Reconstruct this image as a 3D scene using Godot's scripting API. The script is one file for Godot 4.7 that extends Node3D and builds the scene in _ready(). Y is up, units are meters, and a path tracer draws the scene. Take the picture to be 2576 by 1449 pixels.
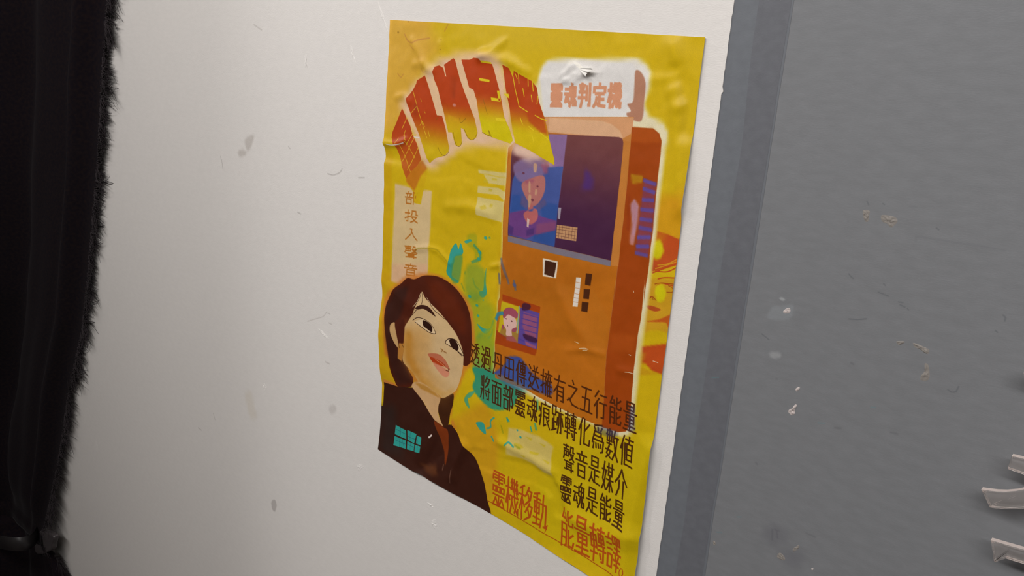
extends Node3D
# A corner of a wall, half white and half grey paint, with a printed sheet stuck to it,
# a dark curtain on the left and clear strips on the right. Wall plane: z = 0. Metres.

const INK := 0.98            # printed colours, from how they look to how much light they throw back
const SHEET := Vector2(297.0, 394.0)

var canvas: Image            # what the drawing functions below draw on
var per_mm := 5.0
var grain: FastNoiseLite


func _ready() -> void:
	# camera
	var cam := Camera3D.new()
	cam.name = "camera"
	cam.transform = Transform3D(Basis(Vector3(0.726374, 0.064770, -0.684241), Vector3(-0.244453, 0.954798, -0.169124), Vector3(0.642358, 0.290112, 0.709374)), Vector3(0.564071, 1.692088, 0.452343))
	cam.fov = 38.5914
	cam.near = 0.01
	cam.far = 30.0
	add_child(cam)
	cam.current = true
	# surroundings and exposure
	var env := Environment.new()
	env.background_mode = Environment.BG_COLOR
	env.background_color = Color(0.02, 0.02, 0.022)
	env.tonemap_mode = Environment.TONE_MAPPER_LINEAR
	env.tonemap_exposure = 0.41
	env.sdfgi_enabled = true
	env.ssao_enabled = true
	env.ssil_enabled = true
	var we := WorldEnvironment.new()
	we.name = "surroundings"
	we.environment = env
	add_child(we)
	# lamps of the room
	ceiling_lamp(Vector3(0.45, 2.55, 1.3), Vector2(2.7, 0.12), 7.5, Color(1.0, 0.985, 0.972), "long white ceiling batten tilted towards the painted wall", 62.0)
	ceiling_lamp(Vector3(-2.0, 2.50, 1.25), Vector2(0.16, 0.16), 5.5, Color(1.0, 0.985, 0.972), "small square white ceiling light panel left of the dark curtain", 40.0)

	build_room()
	build_wall()
	build_poster()
	build_strips()
	build_curtain()
	build_residue()


# ---------------------------------------------------------------- helpers

func mat(c: Color, rough := 0.6) -> StandardMaterial3D:
	var m := StandardMaterial3D.new()
	m.albedo_color = c
	m.roughness = rough
	return m


func noise(freq: float, octaves := 4, sd := 1, type := FastNoiseLite.TYPE_SIMPLEX_SMOOTH) -> FastNoiseLite:
	var n := FastNoiseLite.new()
	n.noise_type = type
	n.seed = sd
	n.frequency = freq
	n.fractal_octaves = octaves
	return n


func noise_tex(size: int, freq: float, octaves := 4, sd := 1, lo := Color.BLACK, hi := Color.WHITE) -> NoiseTexture2D:
	var t := NoiseTexture2D.new()
	t.width = size
	t.height = size
	t.seamless = true
	t.noise = noise(freq, octaves, sd)
	var g := Gradient.new()
	g.set_color(0, lo)
	g.set_color(1, hi)
	t.color_ramp = g
	return t


func thing(called: String, label: String, category: String, at := Vector3.ZERO, group := "") -> Node3D:
	var o := Node3D.new()
	o.name = called
	o.position = at
	add_child(o, true)
	o.set_meta("label", label)
	o.set_meta("category", category)
	if group:
		o.set_meta("group", group)
	return o


func structure(called: String) -> Node3D:
	var o := Node3D.new()
	o.name = called
	add_child(o, true)
	o.set_meta("kind", "structure")
	return o


func part(called: String, mesh: Mesh, m: Material, parent: Node3D, at := Vector3.ZERO) -> MeshInstance3D:
	var o := MeshInstance3D.new()
	o.name = called
	o.mesh = mesh
	if m:
		o.material_override = m
	o.position = at
	o.cast_shadow = GeometryInstance3D.SHADOW_CASTING_SETTING_ON
	parent.add_child(o, true)
	return o


func box(size: Vector3) -> BoxMesh:
	var b := BoxMesh.new()
	b.size = size
	return b


func numbers(s: String, times: float) -> PackedVector2Array:
	var a := s.split(" ", false)
	var out := PackedVector2Array()
	for i in range(0, a.size() - 1, 2):
		out.append(Vector2(a[i].to_float(), a[i + 1].to_float()) * times)
	return out


func rounded(p: PackedVector2Array, closed: bool) -> PackedVector2Array:
	var n := p.size()
	if n < 3:
		return p
	var out := PackedVector2Array()
	for i in (n if closed else n - 1):
		var a := p[(i - 1 + n) % n] if closed or i > 0 else p[0]
		var b := p[i]
		var c := p[(i + 1) % n]
		var d := p[(i + 2) % n] if closed or i + 2 < n else p[n - 1]
		for k in 6:
			out.append(b.cubic_interpolate(c, a, d, k / 6.0))
	if not closed:
		out.append(p[n - 1])
	return out


func grid(columns: int, rows: int, at) -> ArrayMesh:
	var st := SurfaceTool.new()
	st.begin(Mesh.PRIMITIVE_TRIANGLES)
	for j in rows + 1:
		for i in columns + 1:
			var s := Vector2(float(i) / columns, float(j) / rows)
			st.set_uv(s)
			st.add_vertex(at.call(s))
	for j in rows:
		for i in columns:
			var a := j * (columns + 1) + i
			for k in [a, a + 1, a + columns + 1, a + 1, a + columns + 2, a + columns + 1]:
				st.add_index(k)
	st.generate_normals()
	return st.commit()


# ---------------------------------------------------------------- drawing prints and wear (0.1 mm units in, from the upper left corner)

func ink(hex: String, a := 1.0) -> Color:
	var c := Color(hex).srgb_to_linear() * INK
	c.a = 1.0
	c = c.clamp().linear_to_srgb()
	c.a = a
	return c


func area_of(polys: Array[PackedVector2Array], margin: float) -> Rect2:
	var r := Rect2(polys[0][0], Vector2.ZERO)
	for p in polys:
		for v in p:
			r = r.expand(v)
	return r.grow(margin).intersection(Rect2(Vector2.ZERO, Vector2(canvas.get_size()) / per_mm))


func lay(polys: Array[PackedVector2Array], blur: float, top: Color, bottom: Color, y0 := 0.0, y1 := 1.0, nonzero := false) -> void:
	var area := area_of(polys, blur * 2.5 + 0.5)
	if area.size.x <= 0.0 or area.size.y <= 0.0:
		return
	var halvings := maxi(0, roundi(log(maxf(blur * per_mm, 1.0)) / log(2.0)))
	var fine := 2 if blur < 1.2 else 1                       # fine: drawn at twice the size
	var block := 1 << halvings
	var origin := Vector2i((area.position * per_mm).floor())
	var size := Vector2i((area.size * per_mm).ceil()) + Vector2i.ONE
	size = Vector2i(ceili(float(size.x) / block) * block, ceili(float(size.y) / block) * block)
	var k := per_mm * fine
	var im := Image.create_empty(size.x * fine, size.y * fine, false, Image.FORMAT_RGBA8)
	im.fill(Color(top, 0.0))
	var w := im.get_width()
	var h := im.get_height()
	var single := top == bottom
	for p in ([polys] if not nonzero else polys.map(func(q): return [q])):
		var rows := []
		rows.resize(h)
		for q in p:
			var n: int = q.size()
			for i in n:
				var a: Vector2 = q[i] * k - Vector2(origin * fine)
				var b: Vector2 = q[(i + 1) % n] * k - Vector2(origin * fine)
				if a.y > b.y:
					var c := a
					a = b
					b = c
				var first := maxi(0, ceili(a.y - 0.5))
				var last := mini(h - 1, ceili(b.y - 0.5) - 1)
				if last < first:
					continue
				var slope := (b.x - a.x) / (b.y - a.y)
				for y in range(first, last + 1):
					if rows[y] == null:
						rows[y] = []
					rows[y].append(a.x + (y + 0.5 - a.y) * slope)
		for y in h:
			if rows[y] == null:
				continue
			var xs: Array = rows[y]
			xs.sort()
			var c := top
			if not single:
				c = top.lerp(bottom, smoothstep(y0, y1, (y / float(fine) + origin.y) / per_mm))
			for i in range(0, xs.size() - 1, 2):
				var x0 := maxi(0, roundi(xs[i]))
				var x1 := mini(w, roundi(xs[i + 1]))
				if x1 > x0:
					im.fill_rect(Rect2i(x0, y, x1 - x0, 1), c)
	if fine == 2:
		im.shrink_x2()
	if halvings > 0:
		for i in halvings:
			if im.get_width() > 1 and im.get_height() > 1:
				im.shrink_x2()
		im.resize(size.x, size.y, Image.INTERPOLATE_CUBIC)
	canvas.blend_rect(im, Rect2i(Vector2i.ZERO, im.get_size()), origin)


func shapes(s: String, smooth: bool, closed := true) -> Array[PackedVector2Array]:
	var out: Array[PackedVector2Array] = []
	for q in s.split("/", false):
		var p := numbers(q, 0.1)
		out.append(rounded(p, closed) if smooth else p)
	return out


func fill(s: String, hex: String, blur := 0.0, a := 1.0, smooth := 0) -> void:
	lay(shapes(s, smooth == 1), blur, ink(hex, a), ink(hex, a))


func grade(s: String, hex: String, hex2: String, y0: float, y1: float, blur := 0.0, smooth := 0) -> void:
	lay(shapes(s, smooth == 1), blur, ink(hex), ink(hex2), y0, y1)


func pen_quads(lines: Array[PackedVector2Array], width: float) -> Array[PackedVector2Array]:
	var out: Array[PackedVector2Array] = []
	for p in lines:
		for i in p.size() - 1:
			var d := p[i + 1] - p[i]
			if d.length() < 0.001:
				continue
			d = d.normalized() * width * 0.5
			var n := Vector2(-d.y, d.x)
			out.append(PackedVector2Array([p[i] - d * 0.8 + n, p[i + 1] + d * 0.8 + n, p[i + 1] + d * 0.8 - n, p[i] - d * 0.8 - n]))
	return out


func pen(s: String, hex: String, width: float, blur := 0.0, a := 1.0, smooth := 1) -> void:
	lay(pen_quads(shapes(s, smooth == 1, false), width), blur, ink(hex, a), ink(hex, a), 0.0, 1.0, true)


func dots(s: String, hex: String, blur := 0.3, a := 1.0) -> void:
	var out: Array[PackedVector2Array] = []
	for q in s.split("/", false):
		var p := numbers(q, 0.1)
		var ring := PackedVector2Array()
		for i in 16:
			ring.append(p[0] + Vector2(cos(i * TAU / 16), sin(i * TAU / 16)) * p[1])
		out.append(ring)
	lay(out, blur, ink(hex, a), ink(hex, a), 0.0, 1.0, true)


# a line of writing inside four corners (upper left, upper right, lower left, lower right); gap < 0: written downwards
func write(text: String, hex: String, corners: String, width: float, blur: float, a: float, gap: float) -> void:
	var q := numbers(corners, 0.1)
	var lines: Array[PackedVector2Array] = []
	var n := text.length()
	for i in n:
		for stroke in (GLYPHS[text[i]] as String).split("/", false):
			var line := PackedVector2Array()
			for p in numbers(stroke, 0.01):
				var s := Vector2((i + gap + p.x * (1.0 - gap)) / n, p.y)
				if gap < 0.0:
					s = Vector2(p.x, (i + 0.08 + p.y * 0.66) / n)
				line.append(q[0].lerp(q[1], s.x).lerp(q[2].lerp(q[3], s.x), s.y))
			lines.append(line)
	lay(pen_quads(lines, width), blur, ink(hex, a), ink(hex, a), 0.0, 1.0, true)


const GLYPHS := {
	"靈": "7 3 93 3/50 3 50 36/7 11 7 23/7 11 93 11 93 23/21 19 38 19/62 19 79 19/21 29 38 29/62 29 79 29/7 43 29 43 29 57 7 57 7 43/39 43 61 43 61 57 39 57 39 43/71 43 93 43 93 57 71 57 71 43/7 68 93 68/50 68 50 98/4 98 96 98/26 76 10 93/26 76 42 93/74 76 58 93/74 76 92 93",
	"魂": "6 22 36 22/1 44 41 44/18 44 6 78 36 72/29 58 40 84/68 0 61 14/49 16 93 16 93 52 49 52 49 16/49 34 93 34/71 16 71 52/64 52 61 75 45 98/77 52 77 92 97 92 97 78/85 60 80 76 94 74",
	"判": "11 5 18 25/45 5 37 25/6 35 50 35/0 60 56 60/28 0 28 75 17 100/68 10 68 70/94 0 94 92 85 92",
	"定": "50 0 50 14/5 35 5 16 95 16 95 35/20 42 85 42/52 42 52 92/52 66 85 66/30 58 24 80 5 98/24 80 45 92 98 96",
	"機": "0 28 34 28/17 0 17 100/17 32 2 75/17 40 32 62/48 0 40 12 51 14/53 8 39 31 56 29/51 22 58 36/85 0 77 12 88 14/90 8 76 31 93 29/88 22 95 36/36 50 100 50/64 0 68 50 81 85 97 98 99 80/94 58 71 96/50 50 48 70 37 98/51 66 63 84/83 36 91 46",
	"投": "0 25 38 25/23 0 23 92 11 92/0 68 38 52/56 5 55 35 45 50/56 5 86 5 86 38 99 38/48 55 90 55 74 85 45 100/56 60 74 85 99 100",
	"入": "42 5 56 5 50 45 5 98/53 25 70 65 98 98",
	"聲": "0 4 50 4/25 0 25 16/5 16 45 16/8 24 45 24 45 40 8 40/8 24 6 43 0 54/26 24 26 40/67 3 66 19 58 27/67 3 89 3 89 21 99 21/60 30 92 30 80 46 58 54/67 32 80 46 99 54/8 63 92 63/26 63 26 94/74 63 74 100/26 73 74 73/26 82 74 82/8 94 92 91",
	"音": "50 0 50 12/8 14 92 14/30 20 38 34/70 20 62 34/0 38 100 38/20 52 80 52 80 98 20 98 20 52/20 74 80 74",
	"部": "29 0 29 12/5 16 53 16/16 24 21 42/42 24 36 42/0 46 58 46/9 60 49 60 49 98 9 98 9 60/66 0 66 100/66 5 95 5 80 42 96 68 90 84 78 78",
	"透": "8 2 22 14/2 34 25 34 8 62 26 74 2 92/18 84 45 94 100 96/81 0 50 7/33 16 95 16/64 3 64 37/64 16 35 37/64 16 94 37/40 43 74 43 67 59 91 59 90 80 78 80/57 43 54 64 35 80",
	"過": "8 2 22 14/2 34 25 34 8 62 26 74 2 92/18 84 45 94 100 96/45 0 85 0 85 32/45 0 45 32/45 15 65 15 65 32/35 32 95 32 95 84 86 84/35 32 35 84/50 46 78 46 78 69 50 69 50 46",
	"丹": "22 8 22 60 8 98/22 8 82 8 82 96 66 96/2 50 98 50/45 22 56 38",
	"田": "8 8 92 8 92 94 8 94 8 8/8 50 92 50/50 8 50 94",
	"傳": "29 0 3 45/18 28 18 100/35 8 97 8/66 0 66 52/46 18 86 18 86 44 46 44 46 18/46 31 86 31/35 54 92 52/32 66 100 66/81 56 81 96 66 96/51 76 59 88",
	"送": "8 2 22 14/2 34 25 34 8 62 26 74 2 92/18 84 45 94 100 96/50 0 58 13/82 0 73 13/40 20 91 20/33 44 97 44/65 20 65 44 35 81/65 47 95 81",
	"擁": "0 25 32 25/19 0 19 92 10 92/0 68 32 52/66 0 66 10/36 13 100 13/48 20 40 38 52 42 40 62/44 60 44 98/68 20 54 56/62 42 62 100/82 20 86 33/62 38 99 38/62 57 96 57/62 76 96 76/62 97 100 97/81 38 81 97",
	"有": "2 20 98 20/45 0 36 40 2 68/32 42 86 42 86 96 68 96/32 42 32 100/32 60 86 60/32 77 86 77",
	"之": "45 0 55 12/12 24 85 24 30 72/30 72 5 80/20 70 50 90 100 94",
	"五": "10 8 90 8/48 8 35 94/15 46 78 46 74 94/0 94 100 94",
	"行": "32 0 5 25/35 28 0 60/22 44 22 100/50 14 95 14/42 42 100 42/76 42 76 94 58 94",
	"能": "25 0 8 26 42 24/36 12 46 30/10 40 44 40 44 94 34 96/10 40 10 100/10 58 44 58/10 76 44 76/60 2 60 40 92 40 96 30/92 8 60 22/60 54 60 94 92 94 97 82/92 62 60 76",
	"量": "22 0 78 0 78 26 22 26 22 0/22 13 78 13/0 36 100 36/20 46 80 46 80 70 20 70 20 46/20 58 80 58/50 46 50 96/10 83 90 83/0 97 100 97",
	"將": "30 0 30 100/10 5 10 45 30 45/0 60 30 60/14 60 2 98/65 0 45 26/60 8 92 8 80 30 48 48/62 22 72 32/45 62 100 62/84 48 84 96 68 96/55 72 64 84",
	"面": "0 6 100 6/50 6 42 24/8 24 92 24 92 98 8 98 8 24/36 24 36 98/64 24 64 98/36 48 64 48/36 72 64 72",
	"痕": "52 0 58 10/18 12 100 12/18 12 18 60 4 98/2 26 12 40/0 66 18 54/42 26 90 26 90 57 42 57/42 42 90 42/42 26 42 96 63 87/63 57 100 100/93 64 74 76",
	"跡": "6 0 36 0 36 32 6 32 6 0/21 32 21 88/21 58 38 58/8 50 8 90/0 96 40 84/73 0 76 12/46 20 100 20/67 20 65 60 51 98/82 20 82 94 74 94/54 38 47 68/91 36 99 66",
	"轉": "2 12 42 12/5 26 39 26 39 62 5 62 5 26/5 44 39 44/0 78 44 78/22 0 22 100/51 8 97 8/74 0 74 52/58 18 90 18 90 44 58 44 58 18/58 31 90 31/51 54 94 52/48 66 100 66/85 56 85 96 74 96/63 76 69 88",
	"化": "36 0 4 48/22 28 22 100/96 16 52 46/52 2 52 92 94 92 98 72",
	"爲": "80 0 20 8/18 14 26 24/48 12 52 22/82 10 72 22/22 28 76 28 76 42/14 42 88 42 88 56/22 28 4 70/8 56 96 56 92 92 76 96/18 68 12 90/36 68 38 84/54 68 58 82/72 68 78 80",
	"數": "8 5 44 5 44 40 8 40 8 5/0 20 52 20/26 0 26 60/8 50 44 50/23 60 8 85 42 98/0 72 52 72/39 72 29 88 4 100/70 0 58 40/66 22 100 22/91 22 82 65 56 100/66 35 79 75 100 100",
	"值": "27 0 3 45/16 28 16 100/39 10 97 10/67 0 65 22/49 24 90 24 90 78 49 78 49 24/49 42 90 42/49 60 90 60/35 24 35 96 100 96",
	"是": "22 0 78 0 78 34 22 34 22 0/22 17 78 17/2 46 98 46/52 46 52 90/52 66 88 66/26 58 22 76 2 98/22 76 45 92 100 95",
	"媒": "19 0 8 60 36 98/0 28 40 28/33 28 25 70 2 98/42 14 100 14/56 0 56 42 86 42 86 0/56 28 86 28/42 58 100 58/71 42 71 100/71 60 45 95/71 60 98 95",
	"介": "50 2 30 30 0 52/50 2 70 30 100 52/34 42 32 70 12 98/68 42 68 100",
	"移": "36 0 6 12/0 30 42 30/21 8 21 100/21 34 2 72/21 40 40 62/72 0 50 26/69 10 93 10 83 34 47 54/65 22 75 34/79 46 50 76/75 54 99 54 88 82 44 100/69 66 79 80",
	"動": "45 0 8 8/1 18 55 18/10 28 46 28 46 60 10 60 10 28/10 44 46 44/28 4 28 94/4 76 52 76/0 96 56 92/58 28 98 28 95 94 83 94/76 0 74 50 56 100",
	"譯": "20 0 20 10/0 14 40 14/6 30 34 30/6 46 34 46/6 62 34 62 34 96 6 96 6 62/47 2 97 2 97 24 47 24 47 2/64 2 64 24/80 2 80 24/55 38 89 38/72 28 72 52/44 52 100 52/60 58 64 68/84 58 79 68/47 72 97 72/55 85 89 85/72 72 72 100",
}


# ---------------------------------------------------------------- the room

func ceiling_lamp(at: Vector3, size: Vector2, energy: float, c: Color, label: String, tilt := 0.0) -> void:
	var o := thing("ceiling_light", label, "light", at)
	o.rotation_degrees.x = tilt
	part("frame", box(Vector3(size.x + 0.05, 0.03, size.y + 0.05)), mat(Color(0.85, 0.85, 0.85)), o)
	var m := mat(Color(0.9, 0.9, 0.9))
	m.emission_enabled = true
	m.emission = c
	m.emission_energy_multiplier = 1.0
	part("diffuser", box(Vector3(size.x, 0.006, size.y)), m, o, Vector3(0, -0.018, 0))
	var l := AreaLight3D.new()
	l.name = "glow"
	l.area_size = size
	l.area_normalize_energy = true
	l.light_energy = energy
	l.light_color = c
	l.area_range = 8.0
	l.area_attenuation = 2.0
	l.shadow_enabled = true
	l.rotation_degrees = Vector3(-90, 0, 0)
	l.position = Vector3(0, -0.024, 0)
	o.add_child(l)


func build_room() -> void:
	var plaster := mat(Color(0.8, 0.79, 0.78), 0.9)
	var x0 := -2.6
	var x1 := 3.0
	var z1 := 3.0
	part("floor_slab", box(Vector3(x1 - x0 + 0.4, 0.1, z1 + 0.4)), mat(Color(0.34, 0.31, 0.29), 0.7), structure("floor"), Vector3((x0 + x1) / 2, -0.05, z1 / 2))
	part("ceiling_slab", box(Vector3(x1 - x0 + 0.4, 0.1, z1 + 0.4)), plaster, structure("ceiling"), Vector3((x0 + x1) / 2, 2.65, z1 / 2))
	part("plaster", box(Vector3(0.1, 2.6, z1)), plaster, structure("wall_left"), Vector3(x0 - 0.05, 1.3, z1 / 2))
	part("plaster", box(Vector3(0.1, 2.6, z1)), plaster, structure("wall_right"), Vector3(x1 + 0.05, 1.3, z1 / 2))
	part("plaster", box(Vector3(x1 - x0 + 0.2, 2.6, 0.1)), plaster, structure("wall_front"), Vector3((x0 + x1) / 2, 1.3, z1 + 0.05))


func painted(c: Color, spread: float, marks: Image, sd: int, relief := 0.002) -> StandardMaterial3D:
	var m := StandardMaterial3D.new()
	m.albedo_color = c
	m.albedo_texture = noise_tex(512, 0.012, 5, sd, Color(1 - spread, 1 - spread, 1 - spread), Color.WHITE)
	m.roughness = 0.62
	m.uv1_triplanar = true
	m.uv1_world_triplanar = true
	m.uv1_scale = Vector3(9.0, 26.0, 9.0)
	m.heightmap_enabled = true
	m.heightmap_texture = noise_tex(1024, 0.035, 5, sd + 7)
	m.heightmap_scale = relief
	m.detail_enabled = true
	m.detail_blend_mode = BaseMaterial3D.BLEND_MODE_MIX
	m.detail_uv_layer = BaseMaterial3D.DETAIL_UV_2
	m.detail_albedo = ImageTexture.create_from_image(marks)
	return m


# flat sheets of paint facing the room; UV2 lies over the area with marks and is pinned to its blank rim elsewhere
func paint_sheet(rects: Array, z: float, area: Rect2) -> SurfaceTool:
	var st := SurfaceTool.new()
	st.begin(Mesh.PRIMITIVE_TRIANGLES)
	for r in rects:
		paint_quad(st, [Vector2(r.position.x, r.end.y), r.end, Vector2(r.end.x, r.position.y), r.position], z, area)
	return st


func paint_quad(st: SurfaceTool, c: Array, z: float, area: Rect2) -> void:
	var middle: Vector2 = (c[0] + c[1] + c[2] + c[3]) / 4.0
	var marked := area.has_point(middle)
	for k in [0, 1, 2, 0, 2, 3]:
		var p: Vector2 = c[k]
		st.set_normal(Vector3(0, 0, 1))
		st.set_uv(Vector2(p.x, -p.y))
		st.set_uv2(Vector2((p.x - area.position.x) / area.size.x, (area.end.y - p.y) / area.size.y) if marked else Vector2(0.002, 0.002))
		st.add_vertex(Vector3(p.x, p.y, z))


func build_wall() -> void:
	var wall := structure("wall_back")
	part("masonry", box(Vector3(5.8, 2.6, 0.1)), mat(Color(0.6, 0.6, 0.6), 0.9), wall, Vector3(0.2, 1.3, -0.0515))
	# wear on the white paint
	per_mm = 1.5
	canvas = Image.create_empty(1530, 1500, false, Image.FORMAT_RGBA8)
	canvas.fill(Color(0.6, 0.6, 0.6, 0.0))
	pen("6103 1920 6192 1917 6293 1879 6330 1836/5582 2390 5638 2396/6580 1882 6668 1867/5431 1754 5459 1770/4055 2044 4085 2114 4098 2179", "9a948f", 1.2, 0.6, 0.55, 1)
	fill("4441 1933 4542 1902 4623 1930 4538 1980 4455 1983/4598 1786 4778 1722 4707 1863 4624 1900", "a8a098", 2.5, 0.5, 1)
	fill("4430 4776 4576 4714 4622 4870 4686 4988 4540 5064 4458 4930", "c8bca6", 4, 0.3, 1)
	fill("4959 5989 5031 5924 5072 5979 5034 6082 4973 6079", "8d8583", 1.2, 0.5, 1)
	fill("6131 4323 6214 4275 6256 4313 6187 4392 6131 4386", "b6b0ac", 3, 0.5, 1)
	pen("3623 5347 3658 5417/6061 3852 6130 3851/3193 5715 3279 5716/4833 618 4980 665", "aaa39e", 1.5, 0.7, 0.5, 1)
	pen("5744 3505 5887 3438 6027 3373 6075 3317 6143 3315/6116 3415 6170 3416", "b0a8a2", 0.9, 0.4, 0.6, 0)
	var white := painted(Color(0.862, 0.848, 0.835), 0.02, canvas, 3, 0.005)
	# wear on the grey paint
	per_mm = 3.0
	canvas = Image.create_empty(960, 1500, false, Image.FORMAT_RGBA8)
	canvas.fill(Color(0.4, 0.4, 0.4, 0.0))
	pen("950 1706 962 1717 977 1725/1122 1767 1178 1775/1234 1793 1257 1790/1245 1806 1271 1812/1285 1816 1292 1823/997 1957 1042 1948 1088 1930/1562 2188 1583 2194 1601 2184 1608 2155/1724 1730 1737 1739 1738 1756/1709 1816 1719 1822/339 2002 359 2012/1141 1715 1151 1722/1339 1366 1352 1372/559 2215 507 2193/973 1295 984 1311/1055 1291 1064 1295", "5c5f64", 0.8, 0.3, 0.7, 1)
	pen("1249 1423 1256 1457/1250 1428 1318 1425 1374 1423 1436 1420 1550 1415 1667 1412/1192 1281 1224 1280/1052 2203 1067 2208/888 1420 897 1420", "686b70", 0.9, 0.5, 0.45, 1)
	fill("530 2044 550 2003 609 1986 667 1961 674 2030 634 2067 553 2085 520 2079", "84898d", 1.6, 0.5, 1)
	fill("572 2296 601 2279 640 2274 647 2298 613 2318 587 2318", "9a9c9e", 1.6, 0.55, 1)
	fill("577 1946 596 1937 615 1946 599 1956", "a4a8aa", 0.8, 0.6, 1)
	fill("728 3433 829 3372 876 3413 868 3482 775 3530/841 3562 982 3456 1006 3540 950 3613", "5f5f66", 4, 0.45, 1)
	pen("782 3418 793 3488/811 3414 824 3461/796 3411 825 3407/1334 2525 1370 2520/990 3340 1047 3338/603 3023 615 3031/642 2441 651 2440/1056 2203 1069 2205/1036 2614 1069 2604", "5c5c62", 1.0, 0.5, 0.55, 0)
	pen("224 2576 270 2558/937 2620 972 2609/540 3444 570 3430/418 3619 455 3603/1207 2420 1230 2413", "4f8288", 0.8, 0.4, 0.35, 0)
	var grey := painted(Color(0.460, 0.468, 0.482), 0.05, canvas, 21)
	var band := painted(Color(0.408, 0.424, 0.450), 0.06, canvas, 33)
	band.uv1_scale = Vector3(16.0, 20.0, 16.0)
	var band_dark := painted(Color(0.390, 0.398, 0.424), 0.08, canvas, 35)
	band_dark.uv1_scale = Vector3(16.0, 20.0, 16.0)

	var ga := Rect2(0.31, 1.25, 0.32, 0.50)
	var st := paint_sheet([ga, Rect2(0.29, 0, 0.02, 2.6), Rect2(0.63, 0, 2.37, 2.6), Rect2(0.31, 0, 0.32, 1.25), Rect2(0.31, 1.75, 0.32, 0.85)], 0.0, ga)
	part("grey_paint", st.commit(), grey, wall)
	# the strip where both coats of grey overlap, with a wavering inner edge
	var rng := RandomNumberGenerator.new()
	rng.seed = 5
	for k in 2:
		st = SurfaceTool.new()
		st.begin(Mesh.PRIMITIVE_TRIANGLES)
		var wob := noise(3.0, 3, 40 + k)
		for j in 260:
			var y0 := j * 0.01
			var l0 := 0.309 if k == 0 else 0.3275 + wob.get_noise_1d(y0) * 0.006
			var l1 := 0.309 if k == 0 else 0.3275 + wob.get_noise_1d(y0 + 0.01) * 0.006
			var r0 := 0.3482 + wob.get_noise_1d(y0 * 4.0 + 90) * 0.0006 - k * 0.0015
			var r1 := 0.3482 + wob.get_noise_1d((y0 + 0.01) * 4.0 + 90) * 0.0006 - k * 0.0015
			paint_quad(st, [Vector2(l1, y0 + 0.01), Vector2(r1, y0 + 0.01), Vector2(r0, y0), Vector2(l0, y0)], 0.00012 + k * 0.00008, ga)
		part("overlapping_grey_paint", st.commit(), band if k == 0 else band_dark, wall)
	# the white coat, a little proud of the grey, its edge rough
	var wa := Rect2(-0.70, 0.75, 1.02, 1.0)
	st = paint_sheet([Rect2(-0.70, 0.75, 1.005, 1.0), Rect2(-2.6, 0, 1.9, 2.6), Rect2(-0.70, 0, 1.005, 0.75), Rect2(-0.70, 1.75, 1.005, 0.85)], 0.0006, wa)
	var y := 0.0
	var x := 0.312
	while y < 2.6:
		var step := rng.randf_range(0.0008, 0.004) if y > 1.2 and y < 1.8 else 0.05
		var x2 := 0.3121 + rng.randf_range(-0.00018, 0.00018)
		if rng.randf() < 0.012:
			x2 += rng.randf_range(0.0004, 0.0009)
		var y2 := minf(2.6, y + step)
		paint_quad(st, [Vector2(0.305, y2), Vector2(x2, y2), Vector2(x, y), Vector2(0.305, y)], 0.0006, wa)
		for k in [Vector3(x, y, 0), Vector3(x, y, 0.0006), Vector3(x2, y2, 0.0006), Vector3(x, y, 0), Vector3(x2, y2, 0.0006), Vector3(x2, y2, 0)]:
			st.set_normal(Vector3(1, 0, 0))
			st.set_uv2(Vector2(0.002, 0.002))
			st.add_vertex(k)
		x = x2
		y = y2
	part("white_paint", st.commit(), white, wall)
	# flakes and dents in the white coat
	var flake := mat(Color(0.862, 0.848, 0.835), 0.6)
	for s in "-12688 166552 -12295 166396 -12503 165662 -12180 165142 -12444 165086 -12834 165640/-5616 167746 -5149 167570 -5376 167221 -4905 166677 -4722 166116 -5012 166164 -5487 166810/-1842 171523 -1453 170965 -1012 170440 -672 169725 -228 169046 -436 168973 -1098 169805 -1601 170582/-21893 129579 -21195 130018 -20707 129601 -21241 128921 -21751 128939/-4012 126979 -3361 127482 -2772 127422 -3215 126694 -3736 126377/7305 126145 7940 126621 8292 126208 8112 125531 7562 125511/-10781 139775 -9733 139655 -8701 139196 -8906 139048 -10082 139208/6608 127743 7319 127909 7871 127837 7665 127615 7009 127513/-75258 101002 -74253 101116 -74283 99348 -75145 99138".split("/"):
		var p := numbers(s, 0.00001)
		part("paint_flake", lump(p, 0.0005, 0.0006, 9 + p.size()), flake, wall)


# a low, rough lump over an outline on the wall
func lump(outline: PackedVector2Array, height: float, z: float, sd: int) -> ArrayMesh:
	var p := rounded(outline, true)
	var c := Vector2.ZERO
	for v in p:
		c += v / p.size()
	var rough := noise(500.0, 3, sd)
	var rings := 6
	return grid(p.size(), rings, func(s: Vector2):
		var v: Vector2 = p[int(round(s.x * p.size())) % p.size()]
		var q := c.lerp(v, s.y)
		var up := height * (1.0 - pow(s.y, 3.0)) * (0.6 + 1.6 * rough.get_noise_2d(q.x, q.y))
		return Vector3(q.x, q.y, z - 0.0001 + maxf(up, 0.0)))


# ---------------------------------------------------------------- the printed sheet

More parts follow.
